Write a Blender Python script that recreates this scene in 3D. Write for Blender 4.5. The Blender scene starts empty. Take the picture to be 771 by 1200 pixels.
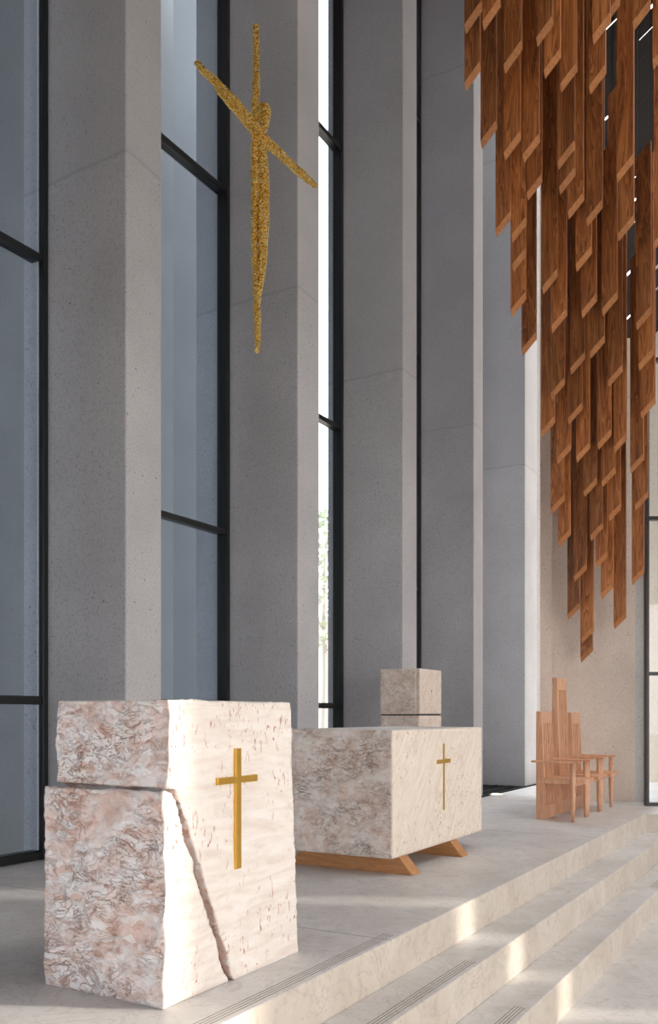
import bpy, bmesh, math, random
from mathutils import Vector, Matrix, noise
random.seed(7)
SC = bpy.context.scene
COL = SC.collection

# ------------------------------------------------------------------ survey of the place
YAW = math.radians(30.2); S, K = math.sin(YAW), math.cos(YAW)
F, CX, HY, EYE = 1040.0, 385.5, 838.0, 1.10
def world(lat, d, z=0.0):
    """lateral offset / distance along the view axis -> world"""
    return Vector((lat*K - d*S, lat*S + d*K, z))
def on_y(px, Y):
    r = (px-CX)/F; d = Y/(K+S*r); return d*(K*r-S), d

# ------------------------------------------------------------------ helpers
def link(o, parent=None):
    COL.objects.link(o)
    if parent is not None: o.parent = parent
    return o
def tag(o, label=None, cat=None, group=None, kind=None):
    if label: o['label'] = label
    if cat: o['category'] = cat
    if group: o['group'] = group
    if kind: o['kind'] = kind
    return o
def empty(name, loc=(0,0,0)):
    o = bpy.data.objects.new(name, None); o.empty_display_size = .1; o.location = loc
    return link(o)
def mesh_obj(name, bm, mats, parent=None, smooth=False):
    me = bpy.data.meshes.new(name)
    bmesh.ops.recalc_face_normals(bm, faces=bm.faces)
    bm.to_mesh(me); bm.free()
    for m in (mats if isinstance(mats, (list, tuple)) else [mats]): me.materials.append(m)
    if smooth:
        for p in me.polygons: p.use_smooth = True
    o = bpy.data.objects.new(name, me)
    link(o)
    if parent is not None:
        o.parent = parent                      # parents here are never rotated; keep world coordinates
        o.matrix_parent_inverse = Matrix.Translation(-parent.location) if parent.type == 'EMPTY' else Matrix.Identity(4)
    return o
def hexa(bm, lo, hi, mat=0):
    """lo / hi: four (x,y,z) corners each"""
    v = [bm.verts.new(p) for p in lo] + [bm.verts.new(p) for p in hi]
    fs = [(3,2,1,0),(4,5,6,7),(0,1,5,4),(1,2,6,5),(2,3,7,6),(3,0,4,7)]
    out = [bm.faces.new([v[i] for i in f]) for f in fs]
    for f in out: f.material_index = mat
    return out
def box(bm, x0,x1,y0,y1,z0,z1, mat=0):
    return hexa(bm, [(x0,y0,z0),(x1,y0,z0),(x1,y1,z0),(x0,y1,z0)], [(x0,y0,z1),(x1,y0,z1),(x1,y1,z1),(x0,y1,z1)], mat)
def prism(bm, poly, z0, z1, mat=0):
    a = [bm.verts.new((x,y,z0)) for x,y in poly]; b = [bm.verts.new((x,y,z1)) for x,y in poly]
    n = len(poly); fs = [bm.faces.new(a[::-1]), bm.faces.new(b)]
    for i in range(n): fs.append(bm.faces.new((a[i],a[(i+1)%n],b[(i+1)%n],b[i])))
    for f in fs: f.material_index = mat
def prism_x(bm, prof, x0, x1):
    a = [bm.verts.new((x0,y,z)) for y,z in prof]; b = [bm.verts.new((x1,y,z)) for y,z in prof]
    n = len(prof); bm.faces.new(a); bm.faces.new(b[::-1])
    for i in range(n): bm.faces.new((a[(i+1)%n],a[i],b[i],b[(i+1)%n]))
def bevel(o, w, seg=2):
    m = o.modifiers.new('bevel','BEVEL'); m.width = w; m.segments = seg; m.limit_method = 'ANGLE'; return o
def tube(bm, pts, radii, seg=14):
    """closed tube along points with radius (or (rx,ry)) per point"""
    rings = []
    for i,p in enumerate(pts):
        p = Vector(p); q0 = Vector(pts[max(i-1,0)]); q1 = Vector(pts[min(i+1,len(pts)-1)])
        t = (q1-q0).normalized(); u = Vector((1,0,0)) if abs(t.x) < .9 else Vector((0,1,0))
        u = (u - t*u.dot(t)).normalized(); w = t.cross(u)
        r = radii[i]; ra, rb = (r if isinstance(r,(tuple,list)) else (r,r))
        rings.append([bm.verts.new(p+u*ra*math.cos(2*math.pi*k/seg)+w*rb*math.sin(2*math.pi*k/seg)) for k in range(seg)])
    for a,b in zip(rings, rings[1:]):
        for k in range(seg): bm.faces.new((a[k],a[(k+1)%seg],b[(k+1)%seg],b[k]))
    bm.faces.new(rings[0][::-1]); bm.faces.new(rings[-1])

# ------------------------------------------------------------------ materials
def new_mat(name):
    m = bpy.data.materials.new(name); m.use_nodes = True
    nt = m.node_tree; nt.nodes.clear()
    out = nt.nodes.new('ShaderNodeOutputMaterial'); b = nt.nodes.new('ShaderNodeBsdfPrincipled')
    nt.links.new(b.outputs[0], out.inputs[0])
    return m, nt, b
class G:
    def __init__(s, nt): s.nt = nt; s.tc = nt.nodes.new('ShaderNodeTexCoord')
    def n(s, t, **k):
        x = s.nt.nodes.new(t)
        for a,b in k.items(): setattr(x, a, b)
        return x
    def l(s, a, b): s.nt.links.new(a, b)
    def mapping(s, scale=(1,1,1), rot=(0,0,0), src='Object', loc=(0,0,0)):
        m = s.n('ShaderNodeMapping'); s.l(s.tc.outputs[src], m.inputs[0])
        m.inputs['Location'].default_value = loc; m.inputs['Rotation'].default_value = rot; m.inputs['Scale'].default_value = scale
        return m.outputs[0]
    def noise(s, vec, scale, detail=4, rough=.55, dist=0):
        x = s.n('ShaderNodeTexNoise'); s.l(vec, x.inputs['Vector'])
        x.inputs['Scale'].default_value = scale; x.inputs['Detail'].default_value = detail
        x.inputs['Roughness'].default_value = rough; x.inputs['Distortion'].default_value = dist
        return x.outputs['Fac']
    def voro(s, vec, scale, feature='F1', out='Distance'):
        x = s.n('ShaderNodeTexVoronoi', feature=feature); s.l(vec, x.inputs['Vector']); x.inputs['Scale'].default_value = scale
        return x.outputs[out]
    def ramp(s, fac, stops):
        r = s.n('ShaderNodeValToRGB'); s.l(fac, r.inputs[0]); e = r.color_ramp.elements
        while len(e) < len(stops): e.new(.5)
        for i,(p,c) in enumerate(stops):
            e[i].position = p; e[i].color = (c,c,c,1) if isinstance(c,(int,float)) else (*c,1)
        return r.outputs[0]
    def mix(s, fac, a, b, mode='MIX'):
        m = s.n('ShaderNodeMix', data_type='RGBA', blend_type=mode)
        for i,v in ((0,fac),(6,a),(7,b)):
            if isinstance(v,(int,float)): m.inputs[i].default_value = v if i == 0 else (v,v,v,1)
            elif isinstance(v,tuple): m.inputs[i].default_value = (*v,1)
            else: s.l(v, m.inputs[i])
        return m.outputs[2]
    def math(s, op, a, b=0.0):
        m = s.n('ShaderNodeMath', operation=op)
        for i,v in ((0,a),(1,b)):
            if isinstance(v,(int,float)): m.inputs[i].default_value = v
            else: s.l(v, m.inputs[i])
        return m.outputs[0]
    def bump(s, h, strength, dist, normal=None):
        b = s.n('ShaderNodeBump'); s.l(h, b.inputs['Height']); b.inputs['Strength'].default_value = strength; b.inputs['Distance'].default_value = dist
        if normal: s.l(normal, b.inputs['Normal'])
        return b.outputs[0]
def sb(r,g,b):
    f = lambda c: (c/255/12.92 if c/255 <= .04045 else ((c/255+.055)/1.055)**2.4)
    return (f(r),f(g),f(b))

def concrete(name, base, var=.08, seam=True, bumps=1.0):
    m, nt, b = new_mat(name); g = G(nt)
    v = g.mapping()
    lo = tuple(c*(1-var*1.6) for c in base); hi = tuple(min(1,c*(1+var)) for c in base)
    col = g.ramp(g.noise(v, 1.1, 6, .6), [(.3,lo),(.72,hi)])
    fine = g.noise(v, 70, 3, .7)
    col = g.mix(g.ramp(fine, [(.3,1),(.47,0)]), col, tuple(c*.62 for c in base))
    col = g.mix(g.ramp(fine, [(.60,0),(.78,.8)]), col, tuple(min(1,c*1.25) for c in base))
    pore = g.ramp(g.voro(v, 15), [(.06,1),(.13,0)])
    gate = g.ramp(g.noise(v, 2.6, 2), [(.42,0),(.56,1)])
    pores = g.math('MULTIPLY', pore, gate)
    col = g.mix(pores, col, tuple(c*.38 for c in base))
    if seam:
        sp = g.n('ShaderNodeSeparateXYZ'); g.l(v, sp.inputs[0])
        wob = g.math('MULTIPLY', g.math('SUBTRACT', g.noise(v, 2.2, 5), .5), .09)
        zz = g.math('ADD', sp.outputs[2], wob)
        for zc in (5.15, 10.2):
            dd = g.math('ABSOLUTE', g.math('SUBTRACT', zz, zc))
            col = g.mix(g.ramp(dd, [(0,.55),(.022,0)]), col, tuple(c*.6 for c in base))
            above = g.math('GREATER_THAN', zz, zc)
            col = g.mix(g.math('MULTIPLY', above, .35), col, tuple(c*.86 for c in base))
    g.l(col, b.inputs['Base Color']); b.inputs['Roughness'].default_value = .88
    n1 = g.bump(fine, .35*bumps, .004); n2 = g.bump(g.math('SUBTRACT', 1, pores), .5, .005, n1)
    g.l(n2, b.inputs['Normal'])
    return m
CONC = concrete('fin_concrete', sb(186,186,190), bumps=1.5)
CONC_WARM = concrete('warm_concrete', sb(224,207,194), seam=True)
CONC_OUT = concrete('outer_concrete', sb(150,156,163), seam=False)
CONC_PALE = concrete('pale_concrete', sb(205,203,200), var=.04, seam=False)

def floor_mat(name, base, alt, rough=.42):
    m, nt, b = new_mat(name); g = G(nt); v = g.mapping()
    n1 = g.noise(v, 1.6, 8, .62, .6); n2 = g.noise(g.mapping((1,1,1)), 9, 6, .7, 1.2)
    col = g.ramp(n1, [(.32,alt),(.66,base)])
    col = g.mix(g.ramp(n2, [(.52,0),(.72,.55)]), col, tuple(c*.78 for c in alt))
    vein = g.ramp(g.math('ABSOLUTE', g.math('SUBTRACT', g.noise(v, 3.2, 9, .65, 1.6), .5)), [(0,.55),(.018,0)])
    col = g.mix(vein, col, tuple(c*.72 for c in alt))
    col = g.mix(g.ramp(g.noise(v, 38, 3, .7), [(.58,0),(.72,.35)]), col, tuple(min(1,c*1.15) for c in base))
    g.l(col, b.inputs['Base Color'])
    g.l(g.ramp(n2, [(.3,rough-.08),(.7,rough+.1)]), b.inputs['Roughness'])
    g.l(g.bump(n2, .12, .002), b.inputs['Normal'])
    return m
MARBLE = floor_mat('floor_marble', sb(224,224,226), sb(206,204,203))
RISER = floor_mat('riser_marble', sb(216,209,200), sb(199,189,178), .5)

def stone(name, rough_face, honed_face, rust, streak_rot, scale=1.0, rust_amt=1.0, cells=1.0):
    """split stone: busy mottling on the chiselled sides, calm on the +X side"""
    m, nt, b = new_mat(name); g = G(nt)
    v = g.mapping((1,1,1.25), (0,0,0))
    warp = g.n('ShaderNodeTexNoise'); g.l(v, warp.inputs['Vector']); warp.inputs['Scale'].default_value = 4*scale; warp.inputs['Detail'].default_value = 5
    wv = g.n('ShaderNodeVectorMath', operation='MULTIPLY_ADD'); g.l(warp.outputs['Color'], wv.inputs[0]); wv.inputs[1].default_value = (.15/scale,.15/scale,.12/scale); g.l(v, wv.inputs[2])
    w = wv.outputs[0]
    # chiselled sides
    A = g.ramp(g.noise(w, 6*scale, 9, .66, .4), rough_face)
    hz = g.n('ShaderNodeMapping'); g.l(w, hz.inputs[0]); hz.inputs['Scale'].default_value = (1,1,1.7); hz.inputs['Rotation'].default_value = (0,.35,0)
    cell = g.n('ShaderNodeTexVoronoi'); g.l(hz.outputs[0], cell.inputs['Vector']); cell.inputs['Scale'].default_value = 15*scale
    cs = g.n('ShaderNodeSeparateColor'); g.l(cell.outputs['Color'], cs.inputs[0])
    A = g.mix(g.ramp(cs.outputs[0], [(.55,0),(.95,.75*cells)]), A, rough_face[-1][1])
    A = g.mix(g.ramp(cs.outputs[1], [(.70,0),(.98,.55*cells)]), A, tuple(c*.92 for c in rough_face[0][1]))
    v1 = g.math('ABSOLUTE', g.math('SUBTRACT', g.noise(hz.outputs[0], 5.5*scale, 7, .62, .7), .5))
    v2 = g.math('ABSOLUTE', g.math('SUBTRACT', g.noise(hz.outputs[0], 12*scale, 6, .66, 1.1), .52))
    vein = g.math('MAXIMUM', g.ramp(v1, [(0,.8),(.016,0)]), g.ramp(v2, [(0,.65),(.014,0)]))
    gate = g.ramp(g.noise(v, 3.1*scale, 4, .6), [(.40,0),(.60,rust_amt)])
    vg = g.math('MULTIPLY', vein, gate)
    A = g.mix(vg, A, rust)
    A = g.mix(g.ramp(g.noise(w, 11*scale, 6, .7), [(.56,0),(.70,.8)]), A, tuple(min(1,c*1.02) for c in rough_face[-1][1]))
    A = g.mix(g.ramp(g.noise(hz.outputs[0], 9*scale, 8, .72, .5), [(.56,0),(.68,.6*rust_amt)]), A, tuple(c*.9 for c in rust))
    # honed side
    hv = g.mapping((1, 1, 1), streak_rot)
    hs = g.n('ShaderNodeMapping'); g.l(hv, hs.inputs[0]); hs.inputs['Scale'].default_value = (1, 1.2, 7)
    B = g.ramp(g.noise(hs.outputs[0], 3.2*scale, 8, .62, .9), honed_face)
    fl = g.ramp(g.noise(g.mapping((1,1.5,.55)), 34*scale, 3, .5, 1.2), [(.61,0),(.66,.8)])
    fleck = g.math('MULTIPLY', fl, g.ramp(g.noise(v, 3.3, 3), [(.42,0),(.55,1)]))
    B = g.mix(g.math('MULTIPLY', fleck, rust_amt), B, tuple(c*.85 for c in rust))
    sep = g.n('ShaderNodeSeparateXYZ'); g.l(g.tc.outputs['Normal'], sep.inputs[0])
    side = g.ramp(g.math('ADD', sep.outputs[0], g.math('MULTIPLY', g.math('SUBTRACT', g.noise(v, 14, 4), .5), .5)), [(.40,0),(.60,1)])
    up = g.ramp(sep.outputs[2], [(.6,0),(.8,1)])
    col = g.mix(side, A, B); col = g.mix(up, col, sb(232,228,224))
    g.l(col, b.inputs['Base Color']); b.inputs['Roughness'].default_value = .72
    h = g.math('ADD', g.math('MULTIPLY', g.noise(w, 16*scale, 9, .72), 1.0), g.math('MULTIPLY', vg, -.5))
    hb = g.n('ShaderNodeBump'); g.l(h, hb.inputs['Height']); hb.inputs['Distance'].default_value = .010
    g.l(g.math('SUBTRACT', 1.0, g.math('MULTIPLY', side, .62)), hb.inputs['Strength'])
    g.l(hb.outputs[0], b.inputs['Normal'])
    return m
AMBO_STONE = stone('pink_split_stone',
    [(.30,sb(226,186,168)),(.42,sb(236,210,200)),(.52,sb(244,230,226)),(.64,sb(252,250,250))],
    [(.30,sb(228,217,209)),(.50,sb(241,234,228)),(.70,sb(247,243,240))], sb(186,112,78), (0,0,0), 1.0, 1.0)
ALTAR_STONE = stone('beige_split_stone',
    [(.28,sb(204,174,156)),(.42,sb(230,210,198)),(.55,sb(240,230,224)),(.70,sb(250,246,243))],
    [(.28,sb(222,205,189)),(.50,sb(237,226,214)),(.72,sb(243,236,228))], sb(150,106,82), (math.radians(-52),0,0), 1.3, 1.0, .25)
TAB_STONE = stone('cross_hatched_stone',
    [(.28,sb(190,164,148)),(.45,sb(220,200,186)),(.58,sb(230,218,208)),(.72,sb(242,236,228))],
    [(.28,sb(205,184,168)),(.50,sb(226,213,202)),(.72,sb(238,230,222))], sb(150,112,90), (math.radians(-52),0,0), 2.0, .8, .25)

def wood(name, dark, mid, light, rough=.5, rnd=.35, stretch=.07, axis='Z'):
    m, nt, b = new_mat(name); g = G(nt)
    oi = g.n('ShaderNodeObjectInfo')
    off = g.n('ShaderNodeVectorMath', operation='MULTIPLY_ADD')
    cmb = g.n('ShaderNodeCombineXYZ')
    for i in range(3): g.l(oi.outputs['Random'], cmb.inputs[i])
    g.l(cmb.outputs[0], off.inputs[0]); off.inputs[1].default_value = (37,53,71); g.l(g.tc.outputs['Object'], off.inputs[2])
    mp = g.n('ShaderNodeMapping'); g.l(off.outputs[0], mp.inputs[0])
    mp.inputs['Scale'].default_value = (1,1,stretch) if axis == 'Z' else ((stretch,1,1) if axis == 'X' else (1,stretch,1))
    base = g.noise(mp.outputs[0], 9, 4, .5, 1.0)
    rings = g.math('FRACT', g.math('MULTIPLY', base, 9.0))
    fib = g.noise(mp.outputs[0], 120, 3, .6)
    f = g.math('ADD', g.math('MULTIPLY', rings, .30), g.math('ADD', g.math('MULTIPLY', base, .45), g.math('MULTIPLY', fib, .25)))
    col = g.ramp(f, [(.25,dark),(.5,mid),(.78,light)])
    hsv = g.n('ShaderNodeHueSaturation'); g.l(col, hsv.inputs['Color'])
    g.l(g.math('ADD', 1-rnd*.5, g.math('MULTIPLY', oi.outputs['Random'], rnd)), hsv.inputs['Value'])
    g.l(hsv.outputs[0], b.inputs['Base Color']); b.inputs['Roughness'].default_value = rough
    g.l(g.bump(f, .15, .002), b.inputs['Normal'])
    return m
BOARD = wood('stained_board_wood', sb(90,50,27), sb(158,96,52), sb(202,138,84), .42, .6)
BOARD_CUT = wood('sawn_end_underlit', sb(150,92,50), sb(182,118,66), sb(200,138,82), .55, .25, 1.0)  # cut-end wood, made lighter to paint in light from below
LINING = wood('dark_lining_wood', sb(28,17,11), sb(40,24,15), sb(52,31,19), .6, .2)
CHAIR_W = wood('chair_wood', sb(196,142,110), sb(218,168,134), sb(230,188,158), .5, .12)
FOOT_W = wood('altar_foot_wood', sb(160,108,66), sb(184,132,86), sb(200,150,102), .55, .1, .08, 'X')

def simple(name, col, rough=.5, metal=0):
    m, nt, b = new_mat(name); g = G(nt); v = g.mapping()
    c = g.mix(g.noise(v, 20, 4), tuple(x*.88 for x in col), tuple(min(1,x*1.1) for x in col))
    g.l(c, b.inputs['Base Color']); b.inputs['Roughness'].default_value = rough; b.inputs['Metallic'].default_value = metal
    return m
BLACK = simple('black_steel', sb(30,32,35), .38)
DARKGREY = simple('dark_joint', sb(70,66,62), .8)
GROOVE = simple('groove_shadow_stone', sb(140,132,124), .8)
WHITE = simple('light_rim', sb(235,232,225), .4)
BRASS = simple('brushed_brass', sb(222,176,84), .38, 1)
CABLE = simple('steel_cable', sb(160,160,160), .3, 1)
def gold():
    m, nt, b = new_mat('crumpled_gold'); g = G(nt); v = g.mapping()
    n = g.math('ADD', g.voro(v, 75), g.noise(v, 95, 5, .7))
    g.l(g.ramp(g.noise(v, 60, 4, .6), [(.34,sb(236,170,66)),(.48,sb(255,218,112)),(.64,sb(255,240,190))]), b.inputs['Base Color'])  # light and dark gold mottle paints the foil's glitter into the colour
    b.inputs['Metallic'].default_value = 1; b.inputs['Roughness'].default_value = .16
    g.l(g.bump(n, 1.0, .045), b.inputs['Normal'])
    return m
GOLD = gold()
def glass(name, tint, gloss=.10):
    m = bpy.data.materials.new(name); m.use_nodes = True; nt = m.node_tree; nt.nodes.clear()
    out = nt.nodes.new('ShaderNodeOutputMaterial'); mx = nt.nodes.new('ShaderNodeMixShader')
    t = nt.nodes.new('ShaderNodeBsdfTransparent'); t.inputs[0].default_value = (*tint,1)
    gl = nt.nodes.new('ShaderNodeBsdfGlossy'); gl.inputs['Roughness'].default_value = .02
    fr = nt.nodes.new('ShaderNodeLayerWeight'); fr.inputs[0].default_value = .5
    pw = nt.nodes.new('ShaderNodeMath'); pw.operation = 'POWER'; pw.inputs[1].default_value = 5; nt.links.new(fr.outputs['Facing'], pw.inputs[0])
    ma = nt.nodes.new('ShaderNodeMath'); ma.operation = 'MULTIPLY_ADD'; ma.inputs[1].default_value = .9; ma.inputs[2].default_value = .035; nt.links.new(pw.outputs[0], ma.inputs[0])
    nt.links.new(ma.outputs[0], mx.inputs[0]); nt.links.new(t.outputs[0], mx.inputs[1]); nt.links.new(gl.outputs[0], mx.inputs[2])
    nt.links.new(mx.outputs[0], out.inputs[0])
    return m
GLASS = glass('blue_tinted_glass', (.84,.88,.92))
GLASS_CLEAR = glass('clear_glass', (.93,.95,.96))
LEAF = simple('tree_leaf', sb(172,180,158), .7)  # leaf colour paled to put distant haze into it
BARK = simple('tree_bark', sb(165,158,150), .9)
PAVE = simple('outdoor_paving', sb(196,186,172), .9)
LAMP_M, _nt, _b = new_mat('uplight_glow'); _b.inputs['Base Color'].default_value = (1,.93,.8,1)
_b.inputs['Emission Color'].default_value = (1,.9,.72,1); _b.inputs['Emission Strength'].default_value = 3.0

# ------------------------------------------------------------------ the shell: platform, steps, floors
XN, ZB = -1.92, -.635
bm = bmesh.new()
prism(bm, [(-5.32,-5),(XN,-5),(XN,10.32),(7.9,10.32),(7.9,16.5),(-4.2,16.5),(-4.2,9.3),(-5.32,9.3)], ZB-.1, 0)
plat = tag(mesh_obj('altar_platform', bm, [MARBLE]), kind='structure'); bevel(plat, .006)
plat.data.materials.append(RISER)
for p in plat.data.polygons:
    if abs(p.normal.z) < .5: p.material_index = 1
def step(x1, z, name='stair_step'):
    bm = bmesh.new(); box(bm, XN, x1, -5, 10.32, ZB-.1, z)
    o = tag(mesh_obj(name, bm, [MARBLE, RISER]), kind='structure'); bevel(o, .006)
    for p in o.data.polygons:
        if abs(p.normal.z) < .5: p.material_index = 1
    return o
step_up = step(-1.66, -.205)
bm = bmesh.new(); box(bm, -1.66, -1.405, -5, 10.32, ZB-.1, -.42)
step_lo = tag(mesh_obj('stair_step', bm, [MARBLE, RISER]), kind='structure'); bevel(step_lo, .006)
for p in step_lo.data.polygons:
    if abs(p.normal.z) < .5: p.material_index = 1
bm = bmesh.new(); box(bm, -1.405, 7.9, -8, 10.32, ZB-.1, ZB)
tag(mesh_obj('floor', bm, MARBLE), kind='structure')
# warning grooves cut along the nosings
def grooves(parent, xn, z, spans):
    bm = bmesh.new()
    for a,b in spans:
        for k in range(4):
            x = xn-.035-.017*k; box(bm, x-.0022, x+.0022, a, b, z-.004, z+.0006)
    mesh_obj('grip_groove', bm, GROOVE, parent)
grooves(plat, XN, 0, [(-1,4.0)])
grooves(step_up, -1.66, -.205, [(-1,4.45)])
grooves(step_lo, -1.405, -.42, [(-1,4.5),(8.2,10.3)])
# slab joints of the platform
bm = bmesh.new()
for y in (3.9, 8.1):
    box(bm, -5.3, XN+.0, y-.002, y+.002, -.003, .0005)
box(bm, -3.75, -3.746, 3.9, 8.1, -.003, .0005)
mesh_obj('slab_joint', bm, GROOVE, plat)
# shaft with grating between platform and pillars
bm = bmesh.new(); box(bm, -5.32, -4.2, 9.3, 16.5, ZB-.1, -.10)
tag(mesh_obj('shaft_floor', bm, DARKGREY), kind='structure')
gr = empty('floor_grating', (-4.9,11.5,-.1)); tag(gr, 'dark metal floor grating in the gap between the stone platform and grey pillars', 'grating')
bm = bmesh.new()
y = 9.35
while y < 15.9:
    box(bm, -5.2, -4.22, y, y+.012, -.10, -.045); y += .06
mesh_obj('bearing_bar', bm, BLACK, gr)
bm = bmesh.new()
for x in (-5.2,-4.95,-4.7,-4.45,-4.23):
    box(bm, x-.006, x+.006, 9.35, 15.9, -.06, -.04)
mesh_obj('cross_rod', bm, BLACK, gr)
# recessed uplight
lp = world((581.5-CX)/F*12.23, 12.23); up = empty('recessed_uplight', (lp.x,lp.y,0))
tag(up, 'small glowing round uplight set in the platform edge beside the grating', 'light')
bm = bmesh.new(); tube(bm, [(lp.x,lp.y,.0),(lp.x,lp.y,.010)], [.095,.09], 28); mesh_obj('rim', bm, WHITE, up)
bm = bmesh.new(); tube(bm, [(lp.x,lp.y,.004),(lp.x,lp.y,.013)], [.070,.070], 28); mesh_obj('lens', bm, LAMP_M, up)

# ------------------------------------------------------------------ pillars of the window wall
XI, XG, XO = -4.47, -5.33, -5.56
fins = [(.18,.57),(2.48,2.87),(4.78,5.165),(7.096,7.49),(9.395,9.79),(11.676,12.05),(13.96,14.62)]
ZT = 12.0
for i,(a,b) in enumerate(fins):
    bm = bmesh.new(); box(bm, {2:-5.54,3:-5.69,4:-5.49}.get(i,XO), XI, a, b, ZB-.1, ZT if i < 5 else ZT+3)
    o = tag(mesh_obj('wall_left' if i == 0 else 'wall_left', bm, CONC), kind='structure')
    bevel(o, .012)
# the bays between them
def bay(i, y0, y1, bars, tint=GLASS):
    w = empty('window_%d' % i, (XG, (y0+y1)/2, 0)); tag(w, kind='structure')
    for (a,b) in ((y0,y0+.05),(y1-.05,y1)):
        bm = bmesh.new(); box(bm, -5.312 if i == 2 else -5.385, -5.262, a, b, 0, ZT); bevel(mesh_obj('mullion', bm, BLACK, w), .004)
    for z in bars + [.03]:
        bm = bmesh.new(); box(bm, -5.385, -5.30, y0+.05, y1-.05, z-.014, z+.040)
        box(bm, -5.30, -5.275, y0+.05, y1-.05, z-.026, z+.030)
        bevel(mesh_obj('transom', bm, BLACK, w), .004)
    bm = bmesh.new(); box(bm, XG-.012, XG, y0+.05, y1-.05, .02, ZT); mesh_obj('glass_pane', bm, tint, w)
A_ = [1.205,4.57,7.96]; B_ = [1.205,2.90,6.27,9.6]
bay(1, .57, 2.48, B_); bay(2, 2.87, 4.78, A_); bay(3, 5.165, 7.096, B_); bay(4, 7.49, 9.395, A_, GLASS_CLEAR)
bay(5, 9.79, 11.676, B_, GLASS_CLEAR); bay(6, 12.05, 13.96, A_, GLASS_CLEAR)
# parapet closing the wall behind the camera
bm = bmesh.new(); box(bm, XO, -5.0, -8, .18, ZB-.1, ZT); tag(mesh_obj('wall_left', bm, CONC), kind='structure')

# ------------------------------------------------------------------ the turned end wall on the right
def cam_poly(pts): return [tuple(world(l, d)[:2]) for l,d in pts]
L = lambda px,d: (px-CX)/F*d
bm = bmesh.new()   # slender pier beside the last pillar
prism(bm, cam_poly([(L(632.8,11.2),11.2),(L(647,11.2),11.2),(L(647,11.2),11.7),(L(632.8,11.7),11.7)]), ZB, ZT+2)
tag(mesh_obj('wall_right', bm, CONC_WARM), kind='structure')
bm = bmesh.new()
prism(bm, cam_poly([(L(646.5,11.3),11.3),(L(744.5,11.3),11.3),(L(744.5,11.3),11.75),(L(646.5,11.3),11.75)]), ZB, 5.9)
tag(mesh_obj('wall_right', bm, CONC_WARM), kind='structure')
bm = bmesh.new()
prism(bm, cam_poly([(L(744.5,11.3),11.3),(L(756.8,11.27),11.27),(L(757.8,11.2),11.2),(L(750,11.3)+.06,11.8),(L(744.5,11.3),11.8)]), ZB, 5.9)
tag(mesh_obj('wall_right', bm, CONC_PALE), kind='structure')
# backing strip of pale wall outside, seen through the narrow slit
bm = bmesh.new(); prism(bm, cam_poly([(3.2,15.6),(4.2,15.6),(4.2,16),(3.2,16)]), ZB, ZT)
tag(mesh_obj('garden_wall', bm, CONC_PALE), kind='structure')
# end window
w7 = empty('window_7', tuple(world(4.2,10.8))); tag(w7, kind='structure')
def cbox(l0,l1,d0,d1,z0,z1,mat,name,parent):
    bm = bmesh.new(); prism(bm, cam_poly([(l0,d0),(l1,d0),(l1,d1),(l0,d1)]), z0, z1); return mesh_obj(name, bm, mat, parent)
l0 = L(757.2,10.74)
cbox(l0, l0+.03, 10.72, 10.82, .0, 5.9, BLACK, 'mullion', w7)
for z in (.02,1.60,3.48,5.4): cbox(l0+.03, l0+1.9, 10.72, 10.80, z-.02, z+.022, BLACK, 'transom', w7)
cbox(l0+.03, l0+1.9, 10.76, 10.77, .02, 5.9, GLASS_CLEAR, 'glass_pane', w7)
# outside that window: a pale reveal and a warm outer pier
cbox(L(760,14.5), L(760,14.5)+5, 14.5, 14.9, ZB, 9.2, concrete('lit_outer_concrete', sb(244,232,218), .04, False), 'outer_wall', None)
tag(bpy.data.objects['outer_wall'], kind='structure')

# added plank backing: black colour paints the unlit void, gaps give the glints
wl = []
bm = bmesh.new()
def cm(l,d,z): return tuple(world(l,d,z))
z = 5.2
row = 0
while z < 14.5:
    l = 3.25
    while l < 7.4:
        seg = random.uniform(.5,1.1); g0 = random.choice([-.01,-.01,-.01,.02,.032,.045])
        la, lb = l, min(l+seg, 7.4); h = .30
        za, zb = z + (la-3.25) - 1.6, z + (lb-3.25) - 1.6
        dd = 12.0 + (row % 2)*.02
        lo_ = [cm(la,dd,za),cm(lb,dd,zb),cm(lb,dd+.018,zb),cm(la,dd+.018,za)]
        hi_ = [cm(la,dd,za+h-g0),cm(lb,dd,zb+h-g0),cm(lb,dd+.018,zb+h-g0),cm(la,dd+.018,za+h-g0)]
        if za > 5.62: hexa(bm, lo_, hi_)
        l += seg
    z += .30; row += 1
tag(mesh_obj('void_backing', bm, simple('void_shade_lining', sb(26,17,12), .7)), kind='structure')

# ceiling: first an unseen dropped panel, added to shade the upper boards
bm = bmesh.new(); box(bm, -3.0, .5, -1, 7.2, 8.4, 8.52)
for hx,hy in ((-2.8,0),(-2.8,7),(.3,0),(.3,7)): box(bm, hx-.01, hx+.01, hy-.01, hy+.01, 8.52, ZT)
tag(mesh_obj('ceiling', bm, LINING), kind='structure')
bm = bmesh.new()
RX0, RX1, RY0, RY1 = 1.0, 7.0, 3.0, 13.0          # unseen roof opening, added to light the pillar ends and floor
box(bm, XO-.3, RX0, -8, 13.0, ZT, ZT+.3); box(bm, RX1, 8.4, -8, 16.8, ZT, ZT+.3)
box(bm, RX0, RX1, -8, RY0, ZT, ZT+.3); box(bm, XO-3.1, XO-.3, -8, 10.2, ZT, ZT+.3)  # last box: unseen overhang added to keep sun off the courtyard wall
box(bm, RX1, RX1+.2, RY0, 18, ZT+.3, ZT+2.2); box(bm, RX0, RX1, RY1, RY1+.3, ZT, ZT+2.2)  # added curbs keep the low sun out of the roof opening
tag(mesh_obj('ceiling', bm, wood('ceiling_wood', sb(70,44,28), sb(92,58,36), sb(110,72,46), .6, .1)), kind='structure')
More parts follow.
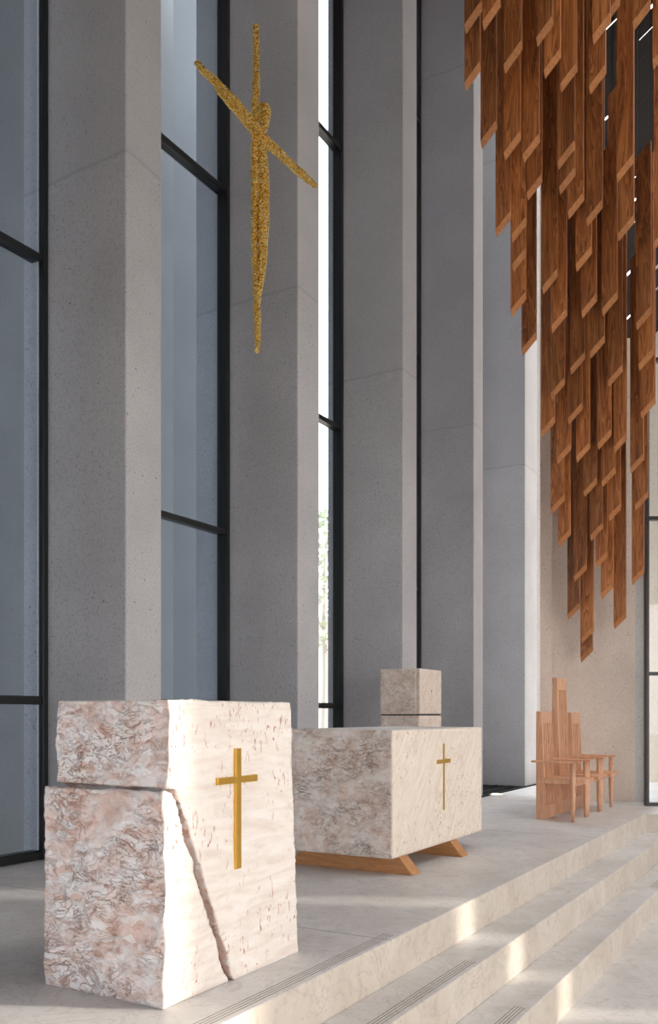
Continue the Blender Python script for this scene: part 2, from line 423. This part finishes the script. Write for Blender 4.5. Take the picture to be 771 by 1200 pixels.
# far wall of the nave (out of frame) with its two light slots
bm = bmesh.new(); XW = 8.0
ys = [(5.2,6.60),(7.50,9.44),(9.74,16.5)]
for a,b in ys: box(bm, XW, XW+.3, a, b, ZB-.1, ZT)
for a,b in ((6.60,7.50),(9.44,9.74)):
    box(bm, XW, XW+.3, a, b, ZB-.1, .6); box(bm, XW, XW+.3, a, b, 5.6, ZT)
box(bm, -1.5, XW+.3, 16.5, 16.8, ZB-.1, ZT+7)  # unseen end wall, raised above the roof to block the sun
tag(mesh_obj('wall_nave', bm, CONC_PALE), kind='structure')
bm = bmesh.new(); box(bm, XW, XW+.3, -8, 5.2, 4.0, ZT); tag(mesh_obj('wall_nave', bm, LINING), kind='structure')  # unseen wall over the nave opening, added dark to dim the upper boards
bm = bmesh.new(); box(bm, XO, XW+.3, -8.3, -8, 3.2, ZT); tag(mesh_obj('wall_back', bm, LINING), kind='structure')  # unseen upper back wall, darkened to dim the upper boards
bm = bmesh.new(); box(bm, 0, XW+.3, -8.3, -8, ZB-.1, 3.2)
tag(mesh_obj('wall_back', bm, CONC), kind='structure')

# ------------------------------------------------------------------ outside
bm = bmesh.new(); box(bm, -90, 60, -60, 90, ZB-.3, ZB-.12)
tag(mesh_obj('ground', bm, PAVE), kind='structure')
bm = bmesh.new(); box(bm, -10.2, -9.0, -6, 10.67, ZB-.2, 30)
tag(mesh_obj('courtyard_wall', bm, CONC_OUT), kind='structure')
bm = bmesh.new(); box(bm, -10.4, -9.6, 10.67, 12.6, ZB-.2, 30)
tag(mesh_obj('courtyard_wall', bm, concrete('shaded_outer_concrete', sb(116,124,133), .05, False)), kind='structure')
# neighbouring pale building and a tree, small in the fourth window
bd = empty('neighbour_building', (-18,34,0)); tag(bd, 'pale low building seen far off through the narrow clear window', 'building')
bm = bmesh.new(); box(bm, -24, -12, 34, 42, ZB-.1, 5.2); mesh_obj('wall', bm, simple('pale_render', sb(226,216,206), .9), bd)
bm = bmesh.new(); box(bm, -24.3, -11.7, 33.7, 42.3, 5.2, 5.45); mesh_obj('roof_edge', bm, simple('roof_edge_stone', sb(176,170,164), .9), bd)
tr = empty('garden_tree', (-13.2,24.5,0)); tag(tr, 'slender leafy tree seen outside through the narrow clear window', 'tree')
c = world(L(377.5,27.5), 27.5); tr.location = (c.x,c.y,ZB-.1)
bm = bmesh.new(); tube(bm, [(c.x,c.y,ZB-.1),(c.x+.1,c.y,2.2),(c.x,c.y+.1,4.2),(c.x+.1,c.y,6.4)], [.11,.09,.06,.02], 8)
for k in range(9):
    a = k*2.4; zz = 3.0+k*.4; r = 1.4-.08*k
    tube(bm, [(c.x,c.y,zz),(c.x+r*.6*math.cos(a),c.y+r*.6*math.sin(a),zz+.5),(c.x+r*math.cos(a),c.y+r*math.sin(a),zz+.9)], [.035,.02,.008], 6)
mesh_obj('trunk', bm, BARK, tr)
bm = bmesh.new()
for k in range(900):
    a = random.uniform(0,6.28); u = random.random(); zz = 3.2+u*4.2; r = random.random()**.5*1.7*math.sin(math.pi*(.15+.8*u))
    p = Vector((c.x+r*math.cos(a), c.y+r*math.sin(a), zz)); q = Vector((random.gauss(0,1),random.gauss(0,1),random.gauss(0,1))).normalized()
    t = q.orthogonal().normalized(); s = q.cross(t); h = .07
    bm.faces.new([bm.verts.new(p+t*h*1.5), bm.verts.new(p+s*h), bm.verts.new(p-t*h*1.5), bm.verts.new(p-s*h)])
fo = mesh_obj('foliage', bm, LEAF, tr)

# ------------------------------------------------------------------ rough stones
def carve(name, build, mat, parent, vox, amp):
    """voxel-skin a block, then chip its surface; amp(normal, co) -> (coarse, fine) in metres"""
    bm = bmesh.new(); build(bm); bmesh.ops.recalc_face_normals(bm, faces=bm.faces)
    me = bpy.data.meshes.new('tmp'); bm.to_mesh(me); bm.free()
    t = bpy.data.objects.new('tmp', me); COL.objects.link(t)
    r = t.modifiers.new('r','REMESH'); r.mode = 'VOXEL'; r.voxel_size = vox; r.adaptivity = 0
    dg = bpy.context.evaluated_depsgraph_get(); dg.update()
    m2 = bpy.data.meshes.new_from_object(t.evaluated_get(dg)); m2.name = name
    bpy.data.objects.remove(t)
    nr = [v.normal.copy() for v in m2.vertices]
    for v,n in zip(m2.vertices, nr):
        c = v.co.copy(); a, f = amp(n, c)
        if a == 0 and f == 0: continue
        big = noise.fractal(c*3.2+Vector((5,1,9)), .9, 2.1, 4)
        ridg = noise.ridged_multi_fractal(c*Vector((1,1,1.6)).length*2.4, .9, 2.2, 4, 1.0, 2.0)-1.0
        v.co = c + n*(a*(big*.9 + (ridg-.3)*.45) + f*noise.fractal(c*26, .8, 2.0, 3))
    m2.materials.clear(); m2.materials.append(mat)
    for p in m2.polygons: p.use_smooth = True
    o = bpy.data.objects.new(name, m2); link(o)
    if parent is not None:
        o.parent = parent; o.matrix_parent_inverse = Matrix.Translation(-parent.location)
    return o
def ambo_amp(n, c):
    if n.z > .85 and c.z > 1.1: return 0, 0
    if n.z < -.8: return 0, 0
    if n.x > .8: return .0015, .003
    if n.y < -.75: return .014, .006
    if c.x > -2.23 : return .010, .008
    return .010, .005
am = empty('stone_lectern', (-2.5,3.0,0))
tag(am, 'tall pink and white rough-split stone lectern cracked diagonally, brass cross on its pale side', 'lectern')
carve('lower_block', lambda bm: prism_x(bm, [(2.552,0),(2.945,0),(2.60,.800),(2.552,.812)], -2.835, -2.195), AMBO_STONE, am, .0095, ambo_amp)
carve('upper_block', lambda bm: prism_x(bm, [(2.572,.828),(2.618,.816),(2.985,0),(3.485,0),(3.415,1.158),(2.572,1.158)], -2.790, -2.188), AMBO_STONE, am, .0105, ambo_amp)
bm = bmesh.new(); prism_x(bm, [(2.60,.78),(2.66,.80),(2.97,.05),(2.91,.05)], -2.78, -2.235)
mesh_obj('mortar_seam', bm, simple('rust_crack_stone', sb(150,110,86), .9), am)
def cross(parent, x, y, z0, z1, ya, yb, za, w, h, depth):
    bm = bmesh.new()
    box(bm, x-.006, x+depth, y-w/2, y+w/2, z0, z1)
    box(bm, x-.006, x+depth-.0008, ya, yb, za-h/2, za+h/2)
    bevel(mesh_obj('brass_cross', bm, BRASS, parent), .0012)['label'] = 'slim brass cross'
cross(am, -2.186, 2.993, .463, .962, 2.855, 3.13, .832, .036, .028, .012)

def altar_amp(n, c):
    if n.z > .5 or n.z < -.7: return 0, 0
    if n.x > .5: return 0, .0006
    return .004, .0045
al = empty('stone_altar', (-3.07,6.26,0))
tag(al, 'long beige stone altar block raised on two wooden feet, brass cross on its front', 'altar')
carve('altar_block', lambda bm: box(bm, -3.50,-2.648,5.41,7.115,.121,1.0), ALTAR_STONE, al, .014, altar_amp)
for y0 in (5.54, 6.45):
    bm = bmesh.new()
    hexa(bm, [(-3.56,y0,0),(-2.562,y0,0),(-2.562,y0+.135,0),(-3.56,y0+.135,0)], [(-3.455,y0,.122),(-2.667,y0,.122),(-2.667,y0+.135,.122),(-3.455,y0+.135,.122)])
    bevel(mesh_obj('foot', bm, FOOT_W, al), .003)
cross(al, -2.648, 6.287, .377, .882, 6.155, 6.42, .748, .030, .032, .004)

# tabernacle on its pedestal
TX, TY = on_y(491.5, 8.24)[0], 8.24
tb = empty('tabernacle', (TX-.22,TY+.27,0))
tag(tb, 'small square stone tabernacle on a rough stone pedestal standing behind the altar', 'tabernacle')
X0 = on_y(445, TY)[0]
yb = None
for k in range(400):
    yy = TY+k*.002; p = (TX*K+yy*S)/(-TX*S+yy*K)*F+CX
    if p >= 517.3: yb = yy; break
carve('tabernacle_box', lambda bm: box(bm, X0, TX-.035, TY, yb, 1.108, 1.578), TAB_STONE, tb, .012, lambda n,c: (0,.0008))
bm = bmesh.new(); box(bm, TX-.031, TX, TY+.004, yb-.004, 1.114, 1.574); d = mesh_obj('door', bm, TAB_STONE, tb); bevel(d, .003)
bm = bmesh.new(); box(bm, TX-.002, TX+.002, TY+.30, TY+.308, 1.34, 1.362); mesh_obj('keyhole', bm, BLACK, d)
bm = bmesh.new(); box(bm, X0+.012, TX-.012, TY+.012, yb-.012, 1.094, 1.112); mesh_obj('shadow_joint', bm, DARKGREY, tb)
carve('pedestal', lambda bm: box(bm, X0+.004, TX+.004, TY+.0, yb+.004, 0, 1.094), TAB_STONE, tb, .014, lambda n,c: (0,0) if abs(n.z) > .7 else (.006,.006))

# ------------------------------------------------------------------ hanging gold crucifix
HX = -3.1
def P(px, py, dx=0.0):
    r = (px-CX)/F; d = HX/(K*r-S); return Vector((HX+dx, d*(K+S*r), EYE+(HY-py)*d/F))
cz = P(304,160)
cr = empty('hanging_crucifix', (HX, cz.y, P(303,415).z))
tag(cr, 'thin gilded crucifix with a stretched figure hanging in mid-air before the pillars', 'crucifix')
def goldify(name, chains, vox, parent):
    bm = bmesh.new()
    for pts, rad in chains: tube(bm, pts, rad, 12)
    me = bpy.data.meshes.new('tmp'); bm.to_mesh(me); bm.free(); t = bpy.data.objects.new('tmp', me); COL.objects.link(t)
    r = t.modifiers.new('r','REMESH'); r.mode = 'VOXEL'; r.voxel_size = vox
    dg = bpy.context.evaluated_depsgraph_get(); dg.update()
    m2 = bpy.data.meshes.new_from_object(t.evaluated_get(dg)); m2.name = name; bpy.data.objects.remove(t)
    nr = [v.normal.copy() for v in m2.vertices]
    for v,n in zip(m2.vertices, nr):
        c = v.co.copy(); v.co = c + n*(.0045*noise.fractal(c*30,.8,2,3)+.004*noise.fractal(c*85,.8,2,2))
    m2.materials.clear(); m2.materials.append(GOLD)
    for p in m2.polygons: p.use_smooth = True
    o = bpy.data.objects.new(name, m2); link(o); o.parent = parent; o.matrix_parent_inverse = Matrix.Translation(-parent.location)
    return o
sh = [P(301.5,28,-.01),P(302,80,-.01),P(301,125,-.012),P(300,180,-.012),P(300.5,240,-.012),P(300.5,300,-.01),P(301.5,345,-.005),P(302,380),P(301.5,413)]
goldify('shaft', [(sh, [.019,.021,.024,.024,.024,.022,.021,.021,.017])], .0055, cr)
arms = [P(230,72),P(237,82),P(252,96),P(258,104),P(272,119),P(288,138),P(303,157),P(316,170),P(330,182),P(345,197),P(358,208),P(370,218)]
ar = [.016,.019,.024,.030,.036,.036,.036,.032,.026,.026,.024,.018]
torso = [P(302,150),P(305,160),P(306,172),P(307,190),P(308,212),P(309,235),P(309.5,255),P(309,275),P(308.5,295),P(307.5,315),P(305,335),P(303.5,352)]
tr_ = [(.03,.04),(.036,.055),(.034,.050),(.034,.046),(.032,.045),(.030,.044),(.028,.038),(.026,.036),(.022,.030),(.020,.026),(.018,.018),(.012,.012)]
legb = [P(303.5,235,.01),P(304,285,.022),P(303.5,310,.02),P(303,335,.012)]
head = [P(307,152,.01),P(307,146,.012),P(307.5,140,.014),P(308,132,.014),P(307.5,126,.012),P(307,121.5,.01)]
goldify('figure', [(arms, ar), (torso, tr_), (legb, [.028,.032,.028,.016]), (head, [(.026,.030),(.030,.032),(.032,.038),(.034,.044),(.032,.040),(.018,.022)])], .0055, cr)
top = P(301.5,28,-.01)
bm = bmesh.new(); tube(bm, [top, (top.x,top.y,ZT)], [.0008,.0008], 6); mesh_obj('suspension_cable', bm, CABLE, cr)

# ------------------------------------------------------------------ three chairs
def chair(yc, htop, label):
    """faces +X; yc = centre line"""
    c = empty('presider_chair', (-2.6,yc,0)); tag(c, label, 'chair', 'slatted wooden armchairs on the platform')
    yb0, yb1 = yc-.185, yc+.205; xb = -2.83
    def xf(z): return xb + .100 - .045*z/htop          # front face of the back leans as it thins
    H0 = .14; H1 = htop-.13
    # side stiles
    for a,b in ((yb0,yb0+.026),(yb1-.026,yb1)):
        bm = bmesh.new()
        hexa(bm, [(xb,a,0),(xf(0),a,0),(xf(0),b,0),(xb,b,0)], [(xb,a,htop),(xf(htop),a,htop),(xf(htop),b,htop),(xb,b,htop)])
        bevel(mesh_obj('back_post', bm, CHAIR_W, c), .003)
    for z0,z1,nm in ((0,H0,'bottom_rail'),(H1,htop,'top_rail')):
        bm = bmesh.new()
        n = 3 if z0 == 0 else 1
        hexa(bm, [(xb+.004,yb0+.026,z0),(xf(z0)-.002,yb0+.026,z0),(xf(z0)-.002,yb1-.026,z0),(xb+.004,yb1-.026,z0)],
                 [(xb+.004,yb0+.026,z1),(xf(z1)-.002,yb0+.026,z1),(xf(z1)-.002,yb1-.026,z1),(xb+.004,yb1-.026,z1)])
        bevel(mesh_obj(nm, bm, CHAIR_W, c), .003)
    W = yb1-yb0-.052; ys0 = yb0+.026
    for k in range(5):
        y = ys0+W*(k+.5)/5-.015
        bm = bmesh.new()
        hexa(bm, [(xf(H0)-.034,y,H0),(xf(H0)-.004,y,H0),(xf(H0)-.004,y+.030,H0),(xf(H0)-.034,y+.030,H0)],
                 [(xf(H1)-.028,y,H1),(xf(H1)-.004,y,H1),(xf(H1)-.004,y+.030,H1),(xf(H1)-.028,y+.030,H1)])
        bevel(mesh_obj('slat', bm, CHAIR_W, c), .0015)
    for k in range(3):
        y = ys0+W*(k+1)/4-.007; sk = .028
        bm = bmesh.new()
        hexa(bm, [(xb+.006,y+sk,H0),(xb+.022,y+sk,H0),(xb+.022,y+sk+.014,H0),(xb+.006,y+sk+.014,H0)],
                 [(xb+.004,y-sk,H1),(xb+.016,y-sk,H1),(xb+.016,y-sk+.014,H1),(xb+.004,y-sk+.014,H1)])
        bevel(mesh_obj('slat', bm, CHAIR_W, c), .0015)
    # seat: a slab with a raised thicker front lip between the legs
    bm = bmesh.new(); xs = xf(.42)
    hexa(bm, [(xs,yb0+.005,.405),(-2.43,yb0+.005,.405),(-2.43,yb1-.005,.405),(xs,yb1-.005,.405)],
             [(xs,yb0+.005,.432),(-2.43,yb0+.005,.440),(-2.43,yb1-.005,.440),(xs,yb1-.005,.432)])
    bevel(mesh_obj('seat', bm, CHAIR_W, c), .004)
    bm = bmesh.new(); hexa(bm, [(-2.43,yc-.205,.395),(-2.315,yc-.205,.400),(-2.315,yc+.205,.400),(-2.43,yc+.205,.395)],
                               [(-2.43,yc-.205,.442),(-2.31,yc-.205,.436),(-2.31,yc+.205,.436),(-2.43,yc+.205,.442)])
    bevel(mesh_obj('seat_lip', bm, CHAIR_W, c), .008, 3)
    for s in (-1,1):
        bm = bmesh.new(); ya = yc+s*.235
        box(bm, xs-.06, -2.44, min(ya,ya+s*.022), max(ya,ya+s*.022), .385, .432)
        bevel(mesh_obj('side_rail', bm, CHAIR_W, c), .003)
        yl = yc+s*.257
        bm = bmesh.new(); tube(bm, [(-2.42,yl,0),(-2.42,yl,.12),(-2.42,yl,.30),(-2.42,yl,.605)], [.016,.021,.026,.024], 20)
        mesh_obj('front_leg', bm, CHAIR_W, c, True)
        bm = bmesh.new()
        y0,y1 = yl-.031,yl+.031
        box(bm, -2.855, -2.36, y0, y1, .603, .625); bevel(mesh_obj('armrest', bm, CHAIR_W, c), .007, 3)
    bm = bmesh.new(); box(bm, -2.435, -2.405, yc-.262, yc+.262, .365, .398); bevel(mesh_obj('front_rail', bm, CHAIR_W, c), .003)
    return c
chair(9.40, 1.14, 'low-backed wooden armchair with slatted back, nearest of the row, left of the tall chair')
chair(9.99, 1.515, 'tall-backed wooden armchair with slatted back standing in the middle of the row')
chair(10.59, 1.13, 'low-backed wooden armchair with slatted back, farthest of the row, right of the tall chair')

# ------------------------------------------------------------------ hanging boards
B = [(543.9,565.4,40.8),(565,586.7,37),(544,564,107.9),(590,612.7,87),(628,649,56),(637,658,93.4),(656,677,109.6),
(563,582.8,175.7),(590,611,189.4),(612.4,633,191.7),(580.5,599.5,278.9),(598.8,617.4,285.4),(600,617,319),(598,616.8,372.4),
(611,629,418),(635,654.2,345.7),(646,664.8,390.8),(674.3,694,319.6),(681,699.8,373.8),(653,674.5,200),(655,674.8,229),
(665,684.7,258),(686.7,706.8,266.7),(722.4,743.3,214.7),(723.8,743.7,283.5),(766,785,293.4),(694,716,53.5),(690,710.5,111.8),
(741,762.7,37.7),(764.6,786,82.4),(705,724,371.4),(690.9,709,421),(745,763.6,387.6),(748,766.5,435.4),(712.3,730,454.3),
(645,662.5,469),(634,650.7,513),(665,683,498.6),(652.3,669.7,544.7),(675,691.8,542.8),(700,716.9,527.8),(718.7,734.8,531.9),
(750.7,768.4,491.3),(738.3,754.7,555.6),(704.6,721.8,571.7),(683.4,699.9,583.6),(645,662,603.7),(713,727.8,611.6),
(743.8,759.8,598.8),(740.3,755.3,686),(653.8,669,641.8),(672,688,682.7),(691.3,706.8,634.8),(697.7,712.3,666.8),
(704,719.3,702.8),(664.7,679.4,727),(719,734,737.8),(680.6,696.2,754.6),(680,695,777),
# shadowed ones glimpsed further back
(617,636,236),(708,727,30),(668,686,440)]
SHORT = {30:190, 32:200, 33:235, 42:240, 43:250}
order = ['lowest','second lowest','third lowest','fourth lowest','fifth lowest','sixth lowest','seventh lowest','eighth lowest','ninth lowest','tenth lowest',
 'eleventh lowest','twelfth lowest','thirteenth lowest','fourteenth lowest','fifteenth lowest','sixteenth lowest','seventeenth lowest','eighteenth lowest']
bands = [(0,600,"at the canopy's left edge"),(600,640,'left of the canopy centre, above the chairs'),(640,670,'in the canopy above the tall chair'),
 (670,700,'in the canopy centre'),(700,738,'right of the canopy centre'),(738,900,"at the canopy's right edge")]
lab = {}
for a,b,t in bands:
    ids = sorted([i for i,q in enumerate(B) if a <= q[0] < b], key=lambda i: -B[i][2])
    for r,i in enumerate(ids): lab[i] = 'hanging wood board %s, slanted end %s' % (t, order[r])
TH, DROP = .045, .062
for i,(xl,xr,yt) in enumerate(B):
    D = 8.0 + 3.0*yt/777.0
    if i >= 59: D += .12
    p = world((xl-CX)/F*D, D); X0, Y0 = p.x, p.y
    X1 = on_y(xr, Y0+TH)[0]; w = X1-X0
    zt = EYE + (HY-yt)*(D+TH*K)/F                 # lowest point: back left tip
    slope = .98
    bm = bmesh.new()
    f = [(X0,Y0,zt+DROP),(X1,Y0,zt+DROP+w*slope),(X1,Y0,ZT),(X0,Y0,ZT)]
    zl = SHORT.get(i, 340)*D/F                       # length of the board at its left edge
    f[2:] = [(X1,Y0,zt+zl+w*slope),(X0,Y0,zt+zl)]
    k = [(X0,Y0+TH,zt),(X1,Y0+TH,zt+w*slope),(X1,Y0+TH,zt+zl+w*slope),(X0,Y0+TH,zt+zl)]
    vf = [bm.verts.new(q) for q in f]; vk = [bm.verts.new(q) for q in k]
    bm.faces.new(vf); bm.faces.new(vk[::-1])
    for j in range(4):
        fc = bm.faces.new((vf[j],vk[j],vk[(j+1)%4],vf[(j+1)%4]))
        if j == 0: fc.material_index = 1
    for v in bm.verts: v.co -= Vector((X0,Y0,zt))
    o = mesh_obj('hanging_board', bm, [BOARD, BOARD_CUT]); o.location = (X0,Y0,zt)
    bevel(o, .002, 1)
    if zt+zl < ZT-.3:
        bm = bmesh.new(); tube(bm, [(w/2,TH/2,zl),(w/2,TH/2,ZT-zt)], [.001,.001], 6)
        q = mesh_obj('suspension_cable', bm, BLACK); q.parent = o
    tag(o, lab[i], 'hanging board', 'wooden boards hanging in a canopy')

# ------------------------------------------------------------------ daylight
wd = bpy.data.worlds.new('World'); SC.world = wd; wd.use_nodes = True; nt = wd.node_tree; nt.nodes.clear()
out = nt.nodes.new('ShaderNodeOutputWorld'); bg = nt.nodes.new('ShaderNodeBackground'); nt.links.new(bg.outputs[0], out.inputs[0])
tc = nt.nodes.new('ShaderNodeTexCoord'); sp = nt.nodes.new('ShaderNodeSeparateXYZ'); nt.links.new(tc.outputs['Generated'], sp.inputs[0])
mr = nt.nodes.new('ShaderNodeMapRange'); mr.inputs[1].default_value = -.6; mr.inputs[2].default_value = .8
dt = nt.nodes.new('ShaderNodeVectorMath'); dt.operation = 'DOT_PRODUCT'; dt.inputs[1].default_value = (.75,.15,.6)
nt.links.new(tc.outputs['Generated'], dt.inputs[0]); nt.links.new(dt.outputs['Value'], mr.inputs[0])
rp = nt.nodes.new('ShaderNodeValToRGB'); nt.links.new(mr.outputs[0], rp.inputs[0])
rp.color_ramp.elements[0].color = (.78,.88,1.0,1); rp.color_ramp.elements[1].color = (1.0,.93,.86,1)
rp.color_ramp.elements[0].position = .45; rp.color_ramp.elements[1].position = .85
nt.links.new(rp.outputs[0], bg.inputs[0]); bg.inputs[1].default_value = 3.0
sun = bpy.data.lights.new('Sun','SUN'); sun.energy = 3.0; sun.angle = math.radians(1.4); sun.color = (1,.90,.76)
so = bpy.data.objects.new('sun', sun); link(so)
az, el = math.radians(25), math.radians(15)
to_sun = Vector((math.cos(az)*math.cos(el), math.sin(az)*math.cos(el), math.sin(el)))
so.rotation_euler = to_sun.to_track_quat('Z','Y').to_euler(); so.location = to_sun*30

# ------------------------------------------------------------------ camera
cam = bpy.data.cameras.new('Camera'); co = bpy.data.objects.new('camera', cam); link(co)
co.location = (0,0,EYE); co.rotation_euler = (math.radians(90),0,YAW)
cam.sensor_fit = 'AUTO'; cam.sensor_width = 36; cam.lens = F/1200*36; cam.shift_y = (HY-600)/1200; cam.clip_start = .05; cam.clip_end = 500
SC.camera = co
vs = SC.view_settings; vs.view_transform = 'Standard'; vs.look = 'None'; vs.gamma = 1; vs.use_curve_mapping = False; vs.exposure = 0.84
